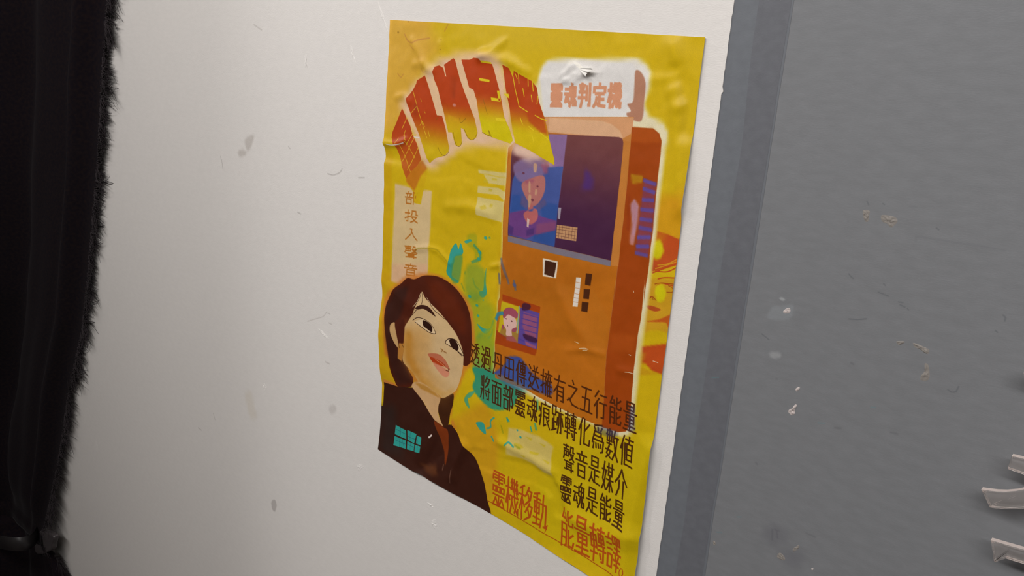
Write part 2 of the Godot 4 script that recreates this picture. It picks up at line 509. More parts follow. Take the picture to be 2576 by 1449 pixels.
func paint_print() -> Image:
	per_mm = 5.0
	canvas = Image.create_empty(1485, 1970, false, Image.FORMAT_RGBA8)
	canvas.fill(ink("cbab0e"))
	# ground colour of the print and its warmer and greener areas
	fill("-457 -147 3128 -213 3767 3788 -319 6313", "cbab0e", 0, 1.0, 0)
	fill("-128 -90 379 -73 628 157 409 510 188 889 -104 991", "cf9f40", 12, 0.8, 0)
	fill("569 -48 2138 -46 2089 108 1032 194", "c9ac3a", 10, 0.35, 0)
	fill("-65 1090 92 1069 105 2202 -27 2234", "c08f08", 4, 0.35, 0)
	fill("-84 2210 231 2136 216 3332 -76 3437", "c79a14", 6, 0.7, 0)
	fill("921 3305 1376 2915 1544 3282 1525 3585 1469 3989 1206 3723", "c9921a", 9, 0.75, 0)
	fill("2722 1019 3005 918 3036 1322 2741 1389", "d09418", 8, 0.8, 0)
	fill("2121 3047 2968 2580 2995 3253 2976 3782 1791 3946", "c4ae0a", 14, 0.6, 0)
	fill("645 1254 1388 1441 1425 1879 671 1719", "c0a20c", 10, 0.4, 0)
	# reddish scribbles in the top corner
	pen("196 107 238 154 301 166 362 143 498 122", "b8803c", 1.2, 0.5, 0.75, 1)
	pen("673 62 713 9/129 422 169 449 198 422/420 361 437 389 482 381/272 192 320 219", "b8803c", 1.0, 0.5, 0.6, 1)
	dots("112 95 14 8/639 125 7 4/635 172 5 3/640 201 7 4/636 234 5 3/640 253 7 4/237 7 9 5", "9a7020", 0.3, 0.7)
	# pale column with a line of writing
	fill("133 1340 286 1341 373 1352 595 1327 593 1629 584 2045 257 2224 116 2221 123 1811", "cfb58c", 1.6, 0.95, 0)
	fill("113 2066 580 1959 585 2054 257 2224 116 2230", "d8a887", 3, 0.6, 0)
	fill("200 1139 533 1091 522 1224 474 1365 453 1463 378 1466 362 1375 272 1288", "c8a40c", 0.7, 0.95, 0)
	write("部投入聲音", "b06a1e", "262 1375 422 1361 284 2167 444 2143", 1.1, 0.35, 0.95, -1)
	fill("354 1334 496 1311 475 1398 466 1465 385 1469 401 1411", "c8a80c", 0.5, 0.9, 0)
	# pale blocks of lost lettering
	fill("1118 1071 1439 1049 1438 1086 1125 1099/1180 1100 1423 1090 1417 1150 1239 1160/1127 1198 1347 1177 1432 1200 1417 1264 1351 1233 1126 1253/1128 1284 1417 1271 1408 1434 1128 1426", "cdbd86", 0.7, 0.85, 0)
	fill("1183 1142 1226 1131 1233 1157 1190 1160/1278 1112 1330 1111 1327 1127 1274 1128/1252 1196 1285 1199 1276 1219 1243 1217/1167 1355 1220 1330 1244 1357 1190 1375/1273 1313 1305 1314 1296 1339 1264 1338", "c4ae30", 0.8, 0.7, 0)
	fill("1625 3085 1758 3052 1948 3036 2102 3061 2091 3172 2123 3309 2025 3318 1951 3291 1806 3292 1616 3332 1624 3216", "cdb872", 1.2, 0.85, 0)
	fill("1697 3191 1770 3177 1808 3191 1750 3225/1811 3091 1882 3082 1872 3106/1869 3196 1963 3177 1953 3201 1871 3215/1954 3092 2023 3084 2014 3107/1778 3264 1838 3249 1828 3273/2002 3210 2083 3205 2074 3228", "c4ae14", 0.8, 0.6, 0)
	# teal splashes
	fill("907 1707 945 1748 965 1694 1004 1752 983 1790 914 1818 905 1858 881 1948 884 1998 963 2013 941 2035 855 2014 810 1973 835 1882 853 1785", "2f9a92", 0.5, 0.95, 1)
	fill("914 1813 994 1787 995 1879 974 2002 918 2050 868 2019 872 1907", "4a8f55", 1.2, 0.7, 1)
	fill("1040 1613 1140 1584 1158 1677 1217 1720 1211 1787 1146 1810 1128 1724 1046 1693", "8a9a20", 2, 0.5, 1)
	fill("1009 1668 1065 1640 1094 1646 1033 1681/1270 1830 1270 1936 1292 2030 1257 2080 1217 2074 1208 2043 1251 2015 1255 1915", "2f9a92", 0.4, 0.9, 1)
	pen("1124 1676 1172 1706 1194 1734 1188 1776 1112 1818", "3a9070", 2.4, 0.8, 0.7, 1)
	dots("1245 1591 18 13/1288 1581 9 7/1189 1722 20 14/1182 1776 18 12/1104 2112 16 11/1189 2165 16 11", "2f9a92", 0.6, 0.9)
	pen("1133 1954 1160 2005 1207 2027/1039 1918 1034 1936/999 2029 1038 2079", "5a8a40", 1.6, 0.8, 0.5, 1)
	pen("410 1875 472 1844 572 1822 684 1806 747 1834 822 1877", "8a7c10", 0.9, 0.6, 0.5, 1)
	fill("982 2128 1176 2057 1373 2126 1396 2242 1368 2394 1263 2468 1174 2410 1104 2231", "7f9a2a", 5, 0.55, 1)
	fill("1205 2443 1338 2361 1415 2463 1420 2692 1286 2758 1182 2707", "3f9468", 4, 0.6, 1)
	fill("1058 1864 1169 1821 1275 1894 1235 2094 1124 2132 1034 2020", "5f9440", 4, 0.5, 1)
	fill("1207 2317 1281 2335 1348 2315 1385 2265 1340 2351 1284 2374", "2f9a92", 0.5, 0.95, 1)
	pen("1383 2245 1367 2301/1408 2213 1444 2169 1489 2155/1341 2402 1372 2362 1376 2319", "2f9a92", 1.8, 0.7, 0.75, 1)
	dots("1102 2111 18 13/1191 2165 14 10/1211 2247 15 11/1255 2102 8 6", "2f9a92", 0.6, 0.9)
	fill("1167 2497 1259 2406 1395 2222 1416 2483 1415 2630 1276 2633", "a0a418", 3, 0.7, 1)
	fill("1181 2708 1393 2669 1562 2682 1800 2689 1745 2757 1688 2817 1646 2903 1459 2993 1310 2965 1194 2891 1214 2790", "2f8f76", 2, 0.92, 1)
	fill("1103 3020 1156 2945 1226 2909 1174 2983 1146 3004 1174 3083 1128 3066", "2f9a92", 0.6, 0.75, 1)
	fill("1259 3181 1327 3153 1357 3176 1379 3243 1320 3236 1275 3208", "2f9a92", 0.4, 0.95, 1)
	pen("1457 3063 1420 3109 1424 3161 1385 3189/1442 3242 1468 3273/1607 3249 1644 3210 1704 3225/1607 3016 1627 3029/1855 2993 1870 3023", "2f9a92", 1.5, 0.5, 0.85, 1)
	dots("1720 3074 10 8/1762 3117 13 10", "2f9a92", 0.4, 0.95)
	pen("1541 3105 1566 3159/1709 3207 1774 3212", "7a8a18", 1.5, 0.9, 0.5, 1)
	pen("1900 2722 1915 2814/1898 2949 1914 2992/1604 3011 1613 3033", "2f9a92", 2, 0.8, 0.75, 1)
	# red-haired face on the margin
	fill("2756 1550 3002 1489 3010 1723 3003 1861 2794 1940", "c69420", 2, 0.9, 0)
	fill("2795 1219 2878 1222 3007 1243 2986 1403 2943 1421 2847 1470 2789 1495 2800 1332", "bb4a1e", 0.8, 0.95, 0)
	fill("2783 1213 2804 1225 2877 1218 2841 1290 2791 1334", "c8960e", 2.5, 0.4, 0)
	pen("2799 1501 2891 1446 2976 1397/2821 1483 2912 1465 2987 1411/2846 1531 2899 1508 2989 1489/2839 1579 2886 1550 2970 1547 2990 1532", "b84a1a", 0.8, 0.15, 1.0, 1)
	pen("2833 1439 2905 1414 2971 1366/2818 1467 2888 1430 2965 1388/2875 1466 2944 1433", "d0a020", 0.7, 0.2, 0.8, 1)
	pen("2934 1555 2965 1563 2968 1589 2926 1600/2803 1668 2821 1659 2828 1678", "9a4c10", 0.5, 0.2, 1.0, 1)
	pen("2801 1677 2821 1660 2853 1679/2827 1571 2879 1550 2982 1533", "a04a10", 0.6, 0.2, 1.0, 1)
	fill("2783 1733 2830 1723 2897 1730 2853 1755 2797 1751", "ab4a1c", 0.4, 0.95, 1)
	fill("2798 1841 2895 1797 2990 1740 2991 1840 2967 1831 2946 1807 2880 1822", "b85018", 0.8, 0.9, 1)
	fill("2793 1932 2852 1888 2942 1871 2984 1907 2953 1950 2867 1991 2797 1997", "cbab0e", 1.5, 0.95, 1)
	fill("2782 2027 2979 1946 2988 2170 2946 2167 2891 2169 2830 2138 2793 2142", "b8461a", 1.2, 0.95, 0)
	fill("2775 2080 2820 2057 2817 2109 2796 2166 2854 2173 2930 2181 2787 2238", "c08a18", 1.5, 0.6, 0)
	dots("2819 1337 44 38/2881 1617 42 36", "ccc00c", 1.2, 0.95)
	fill("2777 1304 2819 1271 2852 1304 2853 1377 2819 1405 2788 1384/2839 1579 2888 1558 2911 1593 2911 1660 2867 1684 2843 1645", "ccc00c", 1.2, 0.95, 1)
	# vending cabinet: glow, sign, front, side, screen, slots
	fill("1681 326 1698 255 1752 209 1977 185 2365 166 2493 152 2568 174 2617 231 2619 316 2593 428 2631 492 2750 526 2796 587 2801 689 2783 649 2791 801 2787 981 2791 1212 2788 1384 2782 1585 2791 1541 2788 1720 2784 1934 2778 2104 2784 2291 2786 2464 2800 2636 2770 2703 2704 2739 2572 2745 2360 2753 2193 2750 2020 2747 1902 2742 1766 2725 1425 2658 1418 2421 1423 2069 1437 1964 1428 1633 1424 1368 1426 1025 1424 862", "ddd3b0", 2.4, 1.0, 0)
	fill("1687 325 1704 255 1753 213 1977 190 2366 171 2493 159 2555 185 2605 231 2607 317 2578 430 2608 506 1759 625", "dcd8d2", 2.6, 1.0, 0)
	fill("1693 325 1711 263 1789 232 2467 183 2500 223 2499 278 2496 406 2461 441 2466 517 1757 603", "d9d6d3", 1.0, 1.0, 0)
	fill("2498 228 2543 236 2584 295 2587 389 2582 533 2482 524 2460 498 2491 482 2458 441 2498 421 2501 326", "ae7c62", 0.7, 1, 1)
	fill("1757 599 2521 516 2519 540 2516 582 2520 763 2524 1142 2518 1479 2519 1781 2513 1610 2509 1931 2501 2158 2519 2472 2530 2728 2358 2733 2191 2730 2018 2722 1899 2714 1776 2699 1442 2713 1414 2422 1423 2069 1439 2023 1431 1633 1421 1368 1429 1024 1424 862", "b86a14", 0.25, 1.0, 0)
	fill("1757 601 2521 517 2522 678 2456 674 2000 693 1803 704", "d09a70", 0.5, 0.95, 0)
	fill("1804 599 2271 569 2356 583 2423 616 2456 663 1999 687 1803 697", "d6ab86", 0.9, 0.9, 0)
	fill("2516 582 2676 571 2728 599 2750 642 2756 745 2760 1097 2766 1422 2760 1590 2758 1717 2747 1552 2752 1836 2741 1964 2741 2185 2749 2390 2763 2633 2737 2683 2671 2715 2528 2731 2519 2472 2501 2158 2509 1931 2513 1610 2519 1781 2518 1479 2524 1142 2520 763", "9c4208", 0.3, 1.0, 0)
	fill("2518 582 2676 571 2727 603 2743 655 2521 676", "ae5210", 1.5, 0.6, 0)
	fill("2521 2004 2735 1957 2728 2086 2514 2154", "ad5014", 3, 0.6, 0)
	fill("1428 1634 2514 1548 2325 1727 2122 1888 1439 2072", "a05a0c", 6, 0.35, 0)
	fill("1920 1774 2161 1960 2358 2185 2480 2165 2512 1930 2346 1736", "b87020", 4, 0.4, 0)
	fill("1398 1943 1991 1810 2093 1934 2270 2159 1908 2215 1851 2000", "a86210", 3, 0.35, 0)
	fill("2452 665 2520 621 2518 763 2523 1142 2523 1521 2465 1530 2454 1498 2463 907", "c07c38", 0.5, 0.9, 0)
	fill("1426 1025 1476 811 1490 1106 1485 1337 1483 1526 1433 1537", "c08038", 0.8, 0.5, 0)
	grade("1464 884 1537 746 1969 698 2421 658 2450 665 2460 687 2463 907 2456 1497 1944 1511 1483 1521", "704040", "45203f", 69, 132, 0.35, 0)
	fill("2154 905 2210 930 2249 974 2235 1048 2140 1060 2163 980", "4c2c76", 3, 0.75, 0)
	fill("1769 717 1980 697 1966 925 1960 1125 1878 1104 1838 945", "8a6c9a", 0.6, 0.95, 0)
	fill("1905 930 1966 921 1956 1196 1948 1339 1949 1510 1489 1520 1485 1337 1489 1097 1515 1038 1678 969", "425596", 1.0, 0.97, 0)
	fill("1772 1211 1945 1198 1949 1505 1730 1511 1749 1452 1948 1339 1806 1313/1493 1206 1578 1191 1636 1291 1492 1336", "2c4d90", 1.4, 0.8, 0)
	fill("1486 1345 1625 1297 1709 1295 1806 1313 1948 1314 1942 1385 1750 1461 1669 1510 1488 1511", "6b3d7c", 0.9, 0.97, 0)
	fill("1765 1375 1946 1320 1946 1384 1761 1459", "84486c", 1.2, 0.8, 0)
	fill("1481 1432 1539 1448 1526 1512 1485 1507/1663 1442 1744 1407 1737 1459 1667 1488", "47306c", 1, 0.7, 0)
	fill("1602 1187 1667 1230 1660 1286 1585 1263/1728 1237 1816 1177 1843 1216 1767 1275", "6a5070", 1.5, 0.6, 0)
	fill("1492 988 1554 934 1671 899 1790 917 1797 994 1722 1059 1618 1094 1530 1072", "806890", 1.6, 0.9, 1)
	fill("1585 1113 1628 1075 1788 1013 1812 1115 1767 1212 1705 1255 1654 1219 1610 1168", "b26e66", 0.9, 0.97, 1)
	fill("1756 931 1835 910 1831 989 1798 1003/1616 1076 1709 1052 1700 1076 1630 1101", "9a5068", 1.5, 0.7, 0)
	fill("1632 1314 1742 1266 1764 1339 1701 1393 1643 1367/1669 1248 1704 1242 1714 1285 1667 1294", "b5625e", 0.8, 0.95, 1)
	fill("1689 941 1722 944 1718 998 1694 995/1655 1079 1672 1085 1677 1156 1659 1150/1723 1126 1741 1127 1738 1164 1723 1162/1662 1177 1689 1181 1682 1264 1664 1258", "c39a78", 0.6, 0.85, 1)
	dots("1743 1100 10 7/1703 1207 14 10/1599 1025 12 8", "6a3040", 0.5, 0.8)
	fill("1663 1350 1687 1359 1683 1421 1663 1416", "cdb0a8", 0.4, 0.95, 0)
	fill("1481 872 1645 881 1790 926 1883 938 1835 859 1662 813 1495 817", "c09c9a", 2.4, 0.75, 0)
	fill("1483 1526 1944 1511 2456 1497 2457 1538 1949 1561 1484 1569", "7a727e", 0.4, 1, 0)
	fill("1956 1343 2144 1326 2144 1425 1955 1442", "b98c62", 0.2, 1, 0)
	pen("1952 1376 2141 1360/1953 1403 2142 1388/1977 1344 1979 1437/2005 1341 2007 1434/2037 1337 2038 1432/2067 1335 2069 1428/2096 1332 2098 1426/2122 1331 2124 1425/1955 1423 2143 1410/1955 1357 2144 1342", "5a3030", 0.28, 0.1, 0.85, 0)
	fill("1956 1217 1983 1214 1978 1299 1957 1298", "a59eaa", 0.3, 0.9, 0)
	fill("1844 1619 1992 1609 1995 1735 1858 1754", "d9cdbd", 0.35, 1.0, 0)
	fill("1868 1629 1979 1623 1974 1733 1870 1736", "40200f", 0.3, 1.0, 0)
	fill("2171 1685 2217 1677 2208 1748 2188 1867 2164 1877", "d6cfc4", 0.3, 1.0, 0)
	fill("2179 1693 2217 1683 2210 1898 2164 1906", "d9d0c6", 0.3, 1.0, 0)
	pen("2166 1722 2219 1717/2166 1765 2219 1760/2165 1807 2213 1803/2164 1840 2213 1833/2164 1871 2209 1865", "c08c60", 0.5, 0.25, 0.8, 0)
	fill("2255 1635 2310 1628 2305 1716 2257 1719/2250 1753 2305 1741 2304 1815 2254 1824", "48230c", 0.3, 1.0, 0)
	fill("2245 1849 2303 1840 2301 1914 2246 1920", "48230c", 0.3, 1.0, 0)
	pen("1425 1721 1460 1781 1522 1893/1577 1860 1598 1923/1410 1847 1426 1917", "5c5c70", 2.2, 0.7, 0.75, 1)
	dots("1585 1891 20 15", "4a5a8c", 0.8, 0.8)
	fill("1465 1996 1857 1994 1856 2045 1470 2047/1422 2311 1856 2286 1843 2394 1418 2423", "a2400c", 0.4, 1.0, 0)
	fill("1816 2000 1858 1998 1853 2372 1823 2372", "a2400c", 0.5, 1.0, 0)
	fill("1464 2054 1650 2051 1658 2347 1583 2341 1439 2318", "c4ac18", 0.4, 1.0, 0)
	fill("1486 2244 1456 2331 1545 2343 1658 2347 1663 2269", "7f4a52", 1, 0.5, 0)
	fill("1493 2175 1540 2138 1609 2151 1633 2187 1625 2234 1588 2264 1590 2310 1531 2320 1529 2275 1501 2240", "d9b2a8", 0.4, 1, 1)
	fill("1482 2149 1512 2101 1578 2079 1638 2105 1633 2149 1590 2147 1540 2144 1497 2188/1590 2252 1634 2225 1631 2261 1595 2272/1481 2245 1502 2249 1502 2278 1486 2273", "9c4c5c", 0.5, 1, 1)
	dots("1522 2185 7 5/1583 2187 8 6/1542 2237 6 4", "5a2a30", 0.25, 1.0)
	fill("1532 2328 1604 2304 1660 2346 1534 2361", "a05458", 0.6, 0.95, 0)
	fill("1661 2052 1858 2044 1855 2339 1658 2347", "5c4692", 0.5, 1.0, 0)
	fill("1694 2081 1841 2076 1839 2254 1735 2266 1691 2185", "9a5470", 1.6, 0.85, 0)
	pen("1683 2093 1848 2084/1681 2136 1846 2126/1679 2179 1845 2168/1677 2227 1847 2212/1666 2306 1849 2326", "4a3c94", 0.8, 0.4, 0.8, 1)
	fill("1685 2013 1758 2007 1750 2046 1681 2070/1710 2255 1841 2253 1839 2291 1738 2294", "3c1a38", 1, 0.85, 1)
	fill("1727 2307 1848 2317 1844 2337 1742 2336", "b4606c", 0.6, 0.7, 0)
	pen("1649 2046 1644 2265", "7aa0b0", 1.2, 0.5, 0.8, 1)
	pen("1414 2216 1432 2173 1478 2150", "2f7fa0", 3, 0.8, 0.85, 1)
	fill("2543 883 2643 879 2640 927 2561 948", "b48c14", 2.2, 0.7, 0)
	fill("2651 901 2742 914 2760 1097 2753 1393 2649 1390 2647 1119", "7a3a62", 1.4, 0.7, 0)
	pen("2657 908 2743 918/2660 963 2741 973/2664 1035 2739 1025/2659 1100 2743 1092/2663 1164 2743 1157/2661 1222 2745 1221/2660 1288 2744 1270/2658 1350 2743 1332/2655 1397 2742 1396", "5c4c9e", 2.6, 0.7, 0.85, 1)
	fill("2563 1085 2593 1039 2637 1080 2641 1185 2647 1119 2628 1340 2596 1343 2593 1211", "b48aa0", 1.4, 0.85, 0)
	fill("2596 1285 2624 1279 2629 1349 2599 1351", "c08078", 0.8, 0.7, 0)
	fill("2537 1025 2562 1028 2583 1263 2558 1259", "8f3410", 2, 0.5, 0)
	# sign lettering on the cabinet
	write("靈魂判定機", "cf8e6a", "1775 372 2400 317 1783 521 2403 469", 2.3, 0.45, 0.95, 0.2)
	# blue smudges
	fill("1553 2497 1680 2454 1757 2489 1834 2541 1931 2565 2027 2566 2029 2658 1847 2677 1675 2668 1510 2670 1426 2678 1516 2593 1550 2537", "34489e", 1.6, 0.9, 1)
	fill("1459 2677 1673 2654 1846 2663 1680 2731 1528 2724", "4a6a98", 1.5, 0.6, 1)
	fill("1516 2588 1658 2483 1726 2557 1837 2569 1936 2612 1799 2679 1623 2651", "3c5aa0", 1.2, 0.6, 1)
	# woman with dark bobbed hair
	fill("25 2431 76 2339 231 2188 324 2122 556 2044 738 2021 949 2063 1069 2136 1147 2230 1191 2447 1193 2660 1100 2767 1037 2931 958 3094 959 3323 1037 3339 869 3149 383 3087 70 2944", "c87830", 3.4, 0.85, 0)
	fill("35 3203 219 3191 236 3222 27 3270", "c86a50", 2, 0.6, 0)
	fill("60 2468 96 2380 155 2286 248 2212 325 2146 411 2136 496 2091 557 2066 679 2041 800 2048 921 2081 1011 2131 1089 2214 1132 2317 1152 2459 1149 2610 1138 2691 1070 2728 989 2661 828 2492 540 2354 359 2538 293 2763 363 2976 431 3048 442 3115 386 3164 236 3209 187 3165 128 3049 101 2864 59 2616", "4c1c0c", 0.35, 1, 1)
	fill("62 2479 186 2278 343 2206 288 2421 182 2654 218 2831 381 3029 433 3106 236 3197 143 3044 88 2819", "341a14", 4, 0.75, 0)
	fill("558 2098 742 2073 955 2156 1083 2331 1093 2477 881 2389 660 2256", "6a260a", 5, 0.6, 0)
	fill("783 3146 866 3094 965 3022 971 3112 939 3216 925 3324 887 3386 838 3358 782 3251", "40200c", 0.4, 1, 1)
	fill("510 2224 567 2269 695 2322 821 2385 946 2467 1026 2551 1061 2638 1063 2768 1034 2888 996 2980 924 3050 836 3110 772 3093 596 3085 513 3067 429 3001 330 2962 297 2902 316 2756 295 2647 315 2595 402 2458 460 2342", "cdae80", 0.35, 1, 1)
	fill("286 2626 550 2540 682 2646 595 2786 668 2945 859 2993 924 3050 805 3115 579 3079 429 3013 297 2926", "c08c44", 10, 0.6, 0)
	fill("306 2644 362 2594 430 2677 422 2840 542 2987 707 3069 835 3104 772 3093 596 3085 429 3013 313 2921", "b9802e", 6, 0.85, 0)
	fill("542 2999 737 3036 863 3049 979 2952 953 3028 835 3104 677 3103", "c99a4e", 4, 0.6, 0)
	fill("441 3103 546 3061 676 3075 805 3115 787 3203 793 3293 863 3383 791 3366 726 3354 588 3240 436 3176", "cba272", 0.4, 1, 1)
	fill("449 3089 578 3068 740 3092 805 3121 711 3126 549 3125", "b58030", 2, 0.8, 0)
	fill("125 2657 138 2620 185 2601 208 2693 245 2823 188 2792 136 2712", "c29c68", 0.4, 1, 1)
	fill("186 2585 299 2543 307 2666 302 2760 272 2783 240 2766 208 2693", "4a1c0e", 0.6, 1, 1)
	fill("239 2778 312 2763 313 2804 285 2944 232 2928", "b87f36", 0.8, 0.95, 0)
	pen("510 2224 482 2303 400 2414/522 2237 526 2324 451 2413 365 2502/599 2266 673 2339 759 2372 840 2392/241 2766 251 2822/278 2767 307 2805", "3a1c10", 0.5, 0.12, 1.0, 1)
	pen("500 2243 467 2318 414 2388/583 2260 664 2320 728 2357", "d8c29c", 0.5, 0.15, 0.9, 1)
	fill("443 2391 508 2345 586 2330 650 2348 702 2397 633 2379 557 2367 479 2392", "3a1a10", 0.2, 1, 1)
	fill("438 2521 515 2477 578 2465 658 2497 705 2550 630 2561 519 2540", "d9bf98", 0.3, 1, 1)
	fill("544 2477 610 2476 662 2502 661 2550 598 2539 549 2524", "2c120a", 0.25, 1, 1)
	pen("409 2515 467 2474 554 2463 650 2483 711 2548 631 2563 519 2543 438 2522", "2c120a", 0.55, 0.12, 1.0, 1)
	fill("845 2585 891 2545 966 2537 1015 2565 1049 2631 985 2609 895 2602", "d9bf98", 0.3, 1, 1)
	fill("885 2555 951 2535 1001 2581 989 2619 926 2613", "2c120a", 0.25, 1, 1)
	pen("841 2604 848 2573 891 2542 966 2535 1025 2584 1064 2643 971 2617 847 2602/971 2612 1044 2652", "2c120a", 0.6, 0.12, 1.0, 1)
	pen("786 2667 808 2674 791 2692/821 2679 858 2682", "9a6a38", 1.0, 0.4, 1.0, 1)
	fill("623 2766 750 2726 841 2750 909 2821 848 2817 785 2795 691 2800", "b8684a", 0.4, 1, 1)
	fill("649 2782 784 2784 854 2810 756 2827 693 2825", "ae3c14", 0.5, 1, 1)
	fill("690 2826 786 2824 898 2843 872 2903 791 2894", "cc8466", 0.9, 0.95, 1)
	pen("722 2785 816 2805 848 2817", "e0b890", 0.5, 0.3, 0.8, 1)
	pen("857 2845 892 2838 886 2821", "5a2a14", 0.6, 0.2, 1.0, 1)
	fill("34 3235 227 3212 435 3153 588 3240 742 3359 886 3380 959 3317 1038 3361 1138 3482 919 3712 -6 3968 -3 3717 27 3456", "38190f", 0.5, 1.0, 0)
	fill("-61 3514 621 3264 722 3352 863 3380 935 3326 1011 3343 1075 3408 1167 3461 1272 3518 1335 3592 1401 3698 1448 3834 1494 3914 1511 3986 940 4057 -84 4118", "38190f", 0.35, 1.0, 0)
	fill("10 3487 216 3412 233 3764 444 3868 30 3941", "2c2422", 5, 0.6, 0)
	fill("739 3369 863 3380 926 3401 941 3575 920 3726 885 3620 810 3479", "7c340e", 0.9, 0.95, 1)
	fill("571 3839 653 3841 797 3771 844 3865 771 3883 662 3883", "6a3c1c", 2.5, 0.6, 0)
	pen("898 3729 891 3784/1014 3727 1006 3856", "8a6858", 1.0, 0.6, 0.6, 1)
	pen("688 3547 719 3514", "d8c8c0", 1.6, 0.2, 1.0, 1)
	# teal panel of lettering on the jacket
	fill("222 3604 376 3599 386 3685 220 3698/392 3588 520 3580 499 3682 403 3682/525 3593 586 3589 589 3665 524 3672/216 3718 380 3699 392 3779 212 3813/400 3698 503 3688 506 3756 409 3777/513 3688 587 3677 582 3745 516 3757", "2f9a90", 0.25, 1.0, 0)
	pen("235 3644 372 3638/300 3607 300 3678/436 3602 437 3683/231 3753 376 3737/295 3710 299 3792/330 3714 358 3762/418 3726 500 3717/446 3691 454 3765/539 3631 549 3732/407 3648 507 3638", "2a4460", 0.4, 0.15, 0.8, 0)
	# arched title: pale glow, then five broken characters
	fill("159 687 216 609 333 477 468 392 539 303 670 257 784 223 868 207 1087 190 1220 200 1320 234 1364 365 1454 666 1493 809 1658 824 1774 890 1654 916 1446 862 1195 886 946 929 720 1081 599 1104 724 1147 555 1163 443 1122 340 895", "dcb898", 5, 0.95, 0)
	fill("1495 827 1659 833 1762 891 1630 929 1489 903", "e0bfae", 3, 0.7, 0)
	grade("194 699 306 832 341 905 398 971 449 1090 397 1150 323 1214 270 1276 220 1186 144 1036 90 957 94 914", "ae3c10", "b85e1a", 80, 123, 0.25, 0)
	fill("263 1212 457 1094 523 1152 449 1227 376 1366 278 1307", "b4521c", 2, 0.6, 0)
	grade("248 616 277 583 321 538 357 485 363 459 461 412 529 530 622 710 682 708 733 807 779 941 774 982 731 1019 627 1054 552 1106 519 1069 401 867 317 753 257 656", "b03e0e", "c8aa0c", 71, 101, 0.25, 0)
	grade("558 380 578 335 629 322 675 338 701 398 715 402 681 313 786 257 808 267 867 405 978 576 1057 692 1095 793 1081 833 1027 857 983 845 936 783 907 776 923 902 888 925 851 917 808 823 764 828 712 710 625 502 576 437", "b03e0e", "c8a80c", 58, 79, 0.25, 0)
	grade("879 262 969 257 1009 240 1084 240 1099 262 1213 273 1300 452 1343 577 1369 648 1427 724 1467 803 1443 829 1324 816 1202 799 1147 786 1111 686 1067 548 1027 476 977 462", "b03e0e", "cdbc08", 47, 72, 0.25, 0)
	grade("1317 270 1382 288 1426 352 1435 306 1512 332 1613 363 1665 403 1698 496 1764 613 1812 732 1882 892 1885 923 1749 884 1648 853 1494 818 1452 712 1415 579 1354 402", "b03e0e", "cdb408", 53, 75, 0.25, 0)
	fill("1555 528 1716 548 1805 724 1732 710 1616 648", "b4421a", 2, 0.75, 0)
	fill("741 687 874 712 893 788 793 810", "cba00e", 2, 0.5, 0)
	pen("204 870 256 770/141 994 169 947/228 919 250 875/267 956 237 908/259 1000 347 879/206 1146 313 993 379 890/283 1204 414 995/181 999 323 1214/255 963 370 1090/300 734 374 665/322 548 460 819 511 905/417 600 431 619/469 694 482 707/421 813 450 779 478 817/523 842 549 900", "d8b82a", 0.55, 0.15, 0.9, 0)
	fill("1081 383 1189 387 1191 405 1087 402/1213 514 1312 515 1314 537 1221 537/1275 459 1301 457 1321 533 1295 531/1278 656 1383 655 1378 676 1284 678/1098 253 1205 260 1206 272 1096 269/1348 476 1396 471 1408 506 1375 491", "d8c020", 0.2, 1.0, 0)
	pen("1428 343 1458 430 1507 551 1597 580/1480 321 1492 391/1533 423 1550 475/1575 349 1582 401/1619 363 1632 432/1616 460 1633 503/1683 463 1682 516/1672 597 1735 616 1777 621/1619 683 1665 705/1732 715 1814 754/1527 630 1556 673/1656 742 1678 785/1449 323 1471 357", "d8c020", 0.7, 0.15, 0.95, 0)
	pen("649 959 685 1005 731 1019 777 982 780 931/823 821 858 911 902 921 923 883/943 782 998 848 1054 848 1092 793/1146 782 1222 798 1213 759 1246 805/887 701 904 738 958 693/1135 532 1189 639/638 718 610 751", "7a5a10", 0.4, 0.15, 0.85, 1)
	dots("823 610 20 13", "c89090", 0.6, 0.7)
	pen("366 656 370 737/796 410 805 544", "6a2a10", 3, 2.5, 0.3, 1)
	# four dark lines, red line, rule
	write("透過丹田傳送擁有之五行能量", "4c2409", "1119 2494 2803 2458 1129 2689 2821 2671", 1.35, 0.25, 0.97, 0.16)
	write("將面部靈魂痕跡轉化爲數值", "46240c", "1260 2738 2810 2716 1271 2938 2826 2944", 1.35, 0.25, 0.97, 0.16)
	write("聲音是媒介", "45260a", "2179 2996 2793 2981 2199 3205 2809 3202", 1.4, 0.25, 0.97, 0.16)
	write("靈魂是能量", "45260a", "2184 3256 2806 3236 2201 3463 2825 3443", 1.4, 0.25, 0.97, 0.16)
	write("靈機移動", "b04a14", "1473 3526 2083 3514 1493 3844 2107 3797", 1.75, 0.25, 0.95, 0.08)
	write("能量轉譯", "b04a14", "2220 3517 2820 3508 2256 3838 2856 3779", 1.75, 0.25, 0.95, 0.08)
	fill("2097 3765 2123 3741 2118 3784 2102 3822 2098 3814 2109 3789", "b04a14", 0.2, 1.0, 0)
	pen("2862 3726 2850 3753 2857 3782 2873 3788 2884 3759 2876 3730 2862 3726", "b04a14", 0.75, 0.2, 1.0, 1)
	pen("1457 3836 2088 3829 2521 3819 2810 3832 2872 3838", "a84a12", 0.75, 0.2, 1, 0)
	fill("2741 2481 2789 2472 2813 2658 2751 2673", "3c4a86", 1.4, 0.35, 0)
	fill("2478 2752 2537 2720 2671 2714 2675 2748 2577 2788 2482 2788", "3c4a86", 1.4, 0.4, 0)
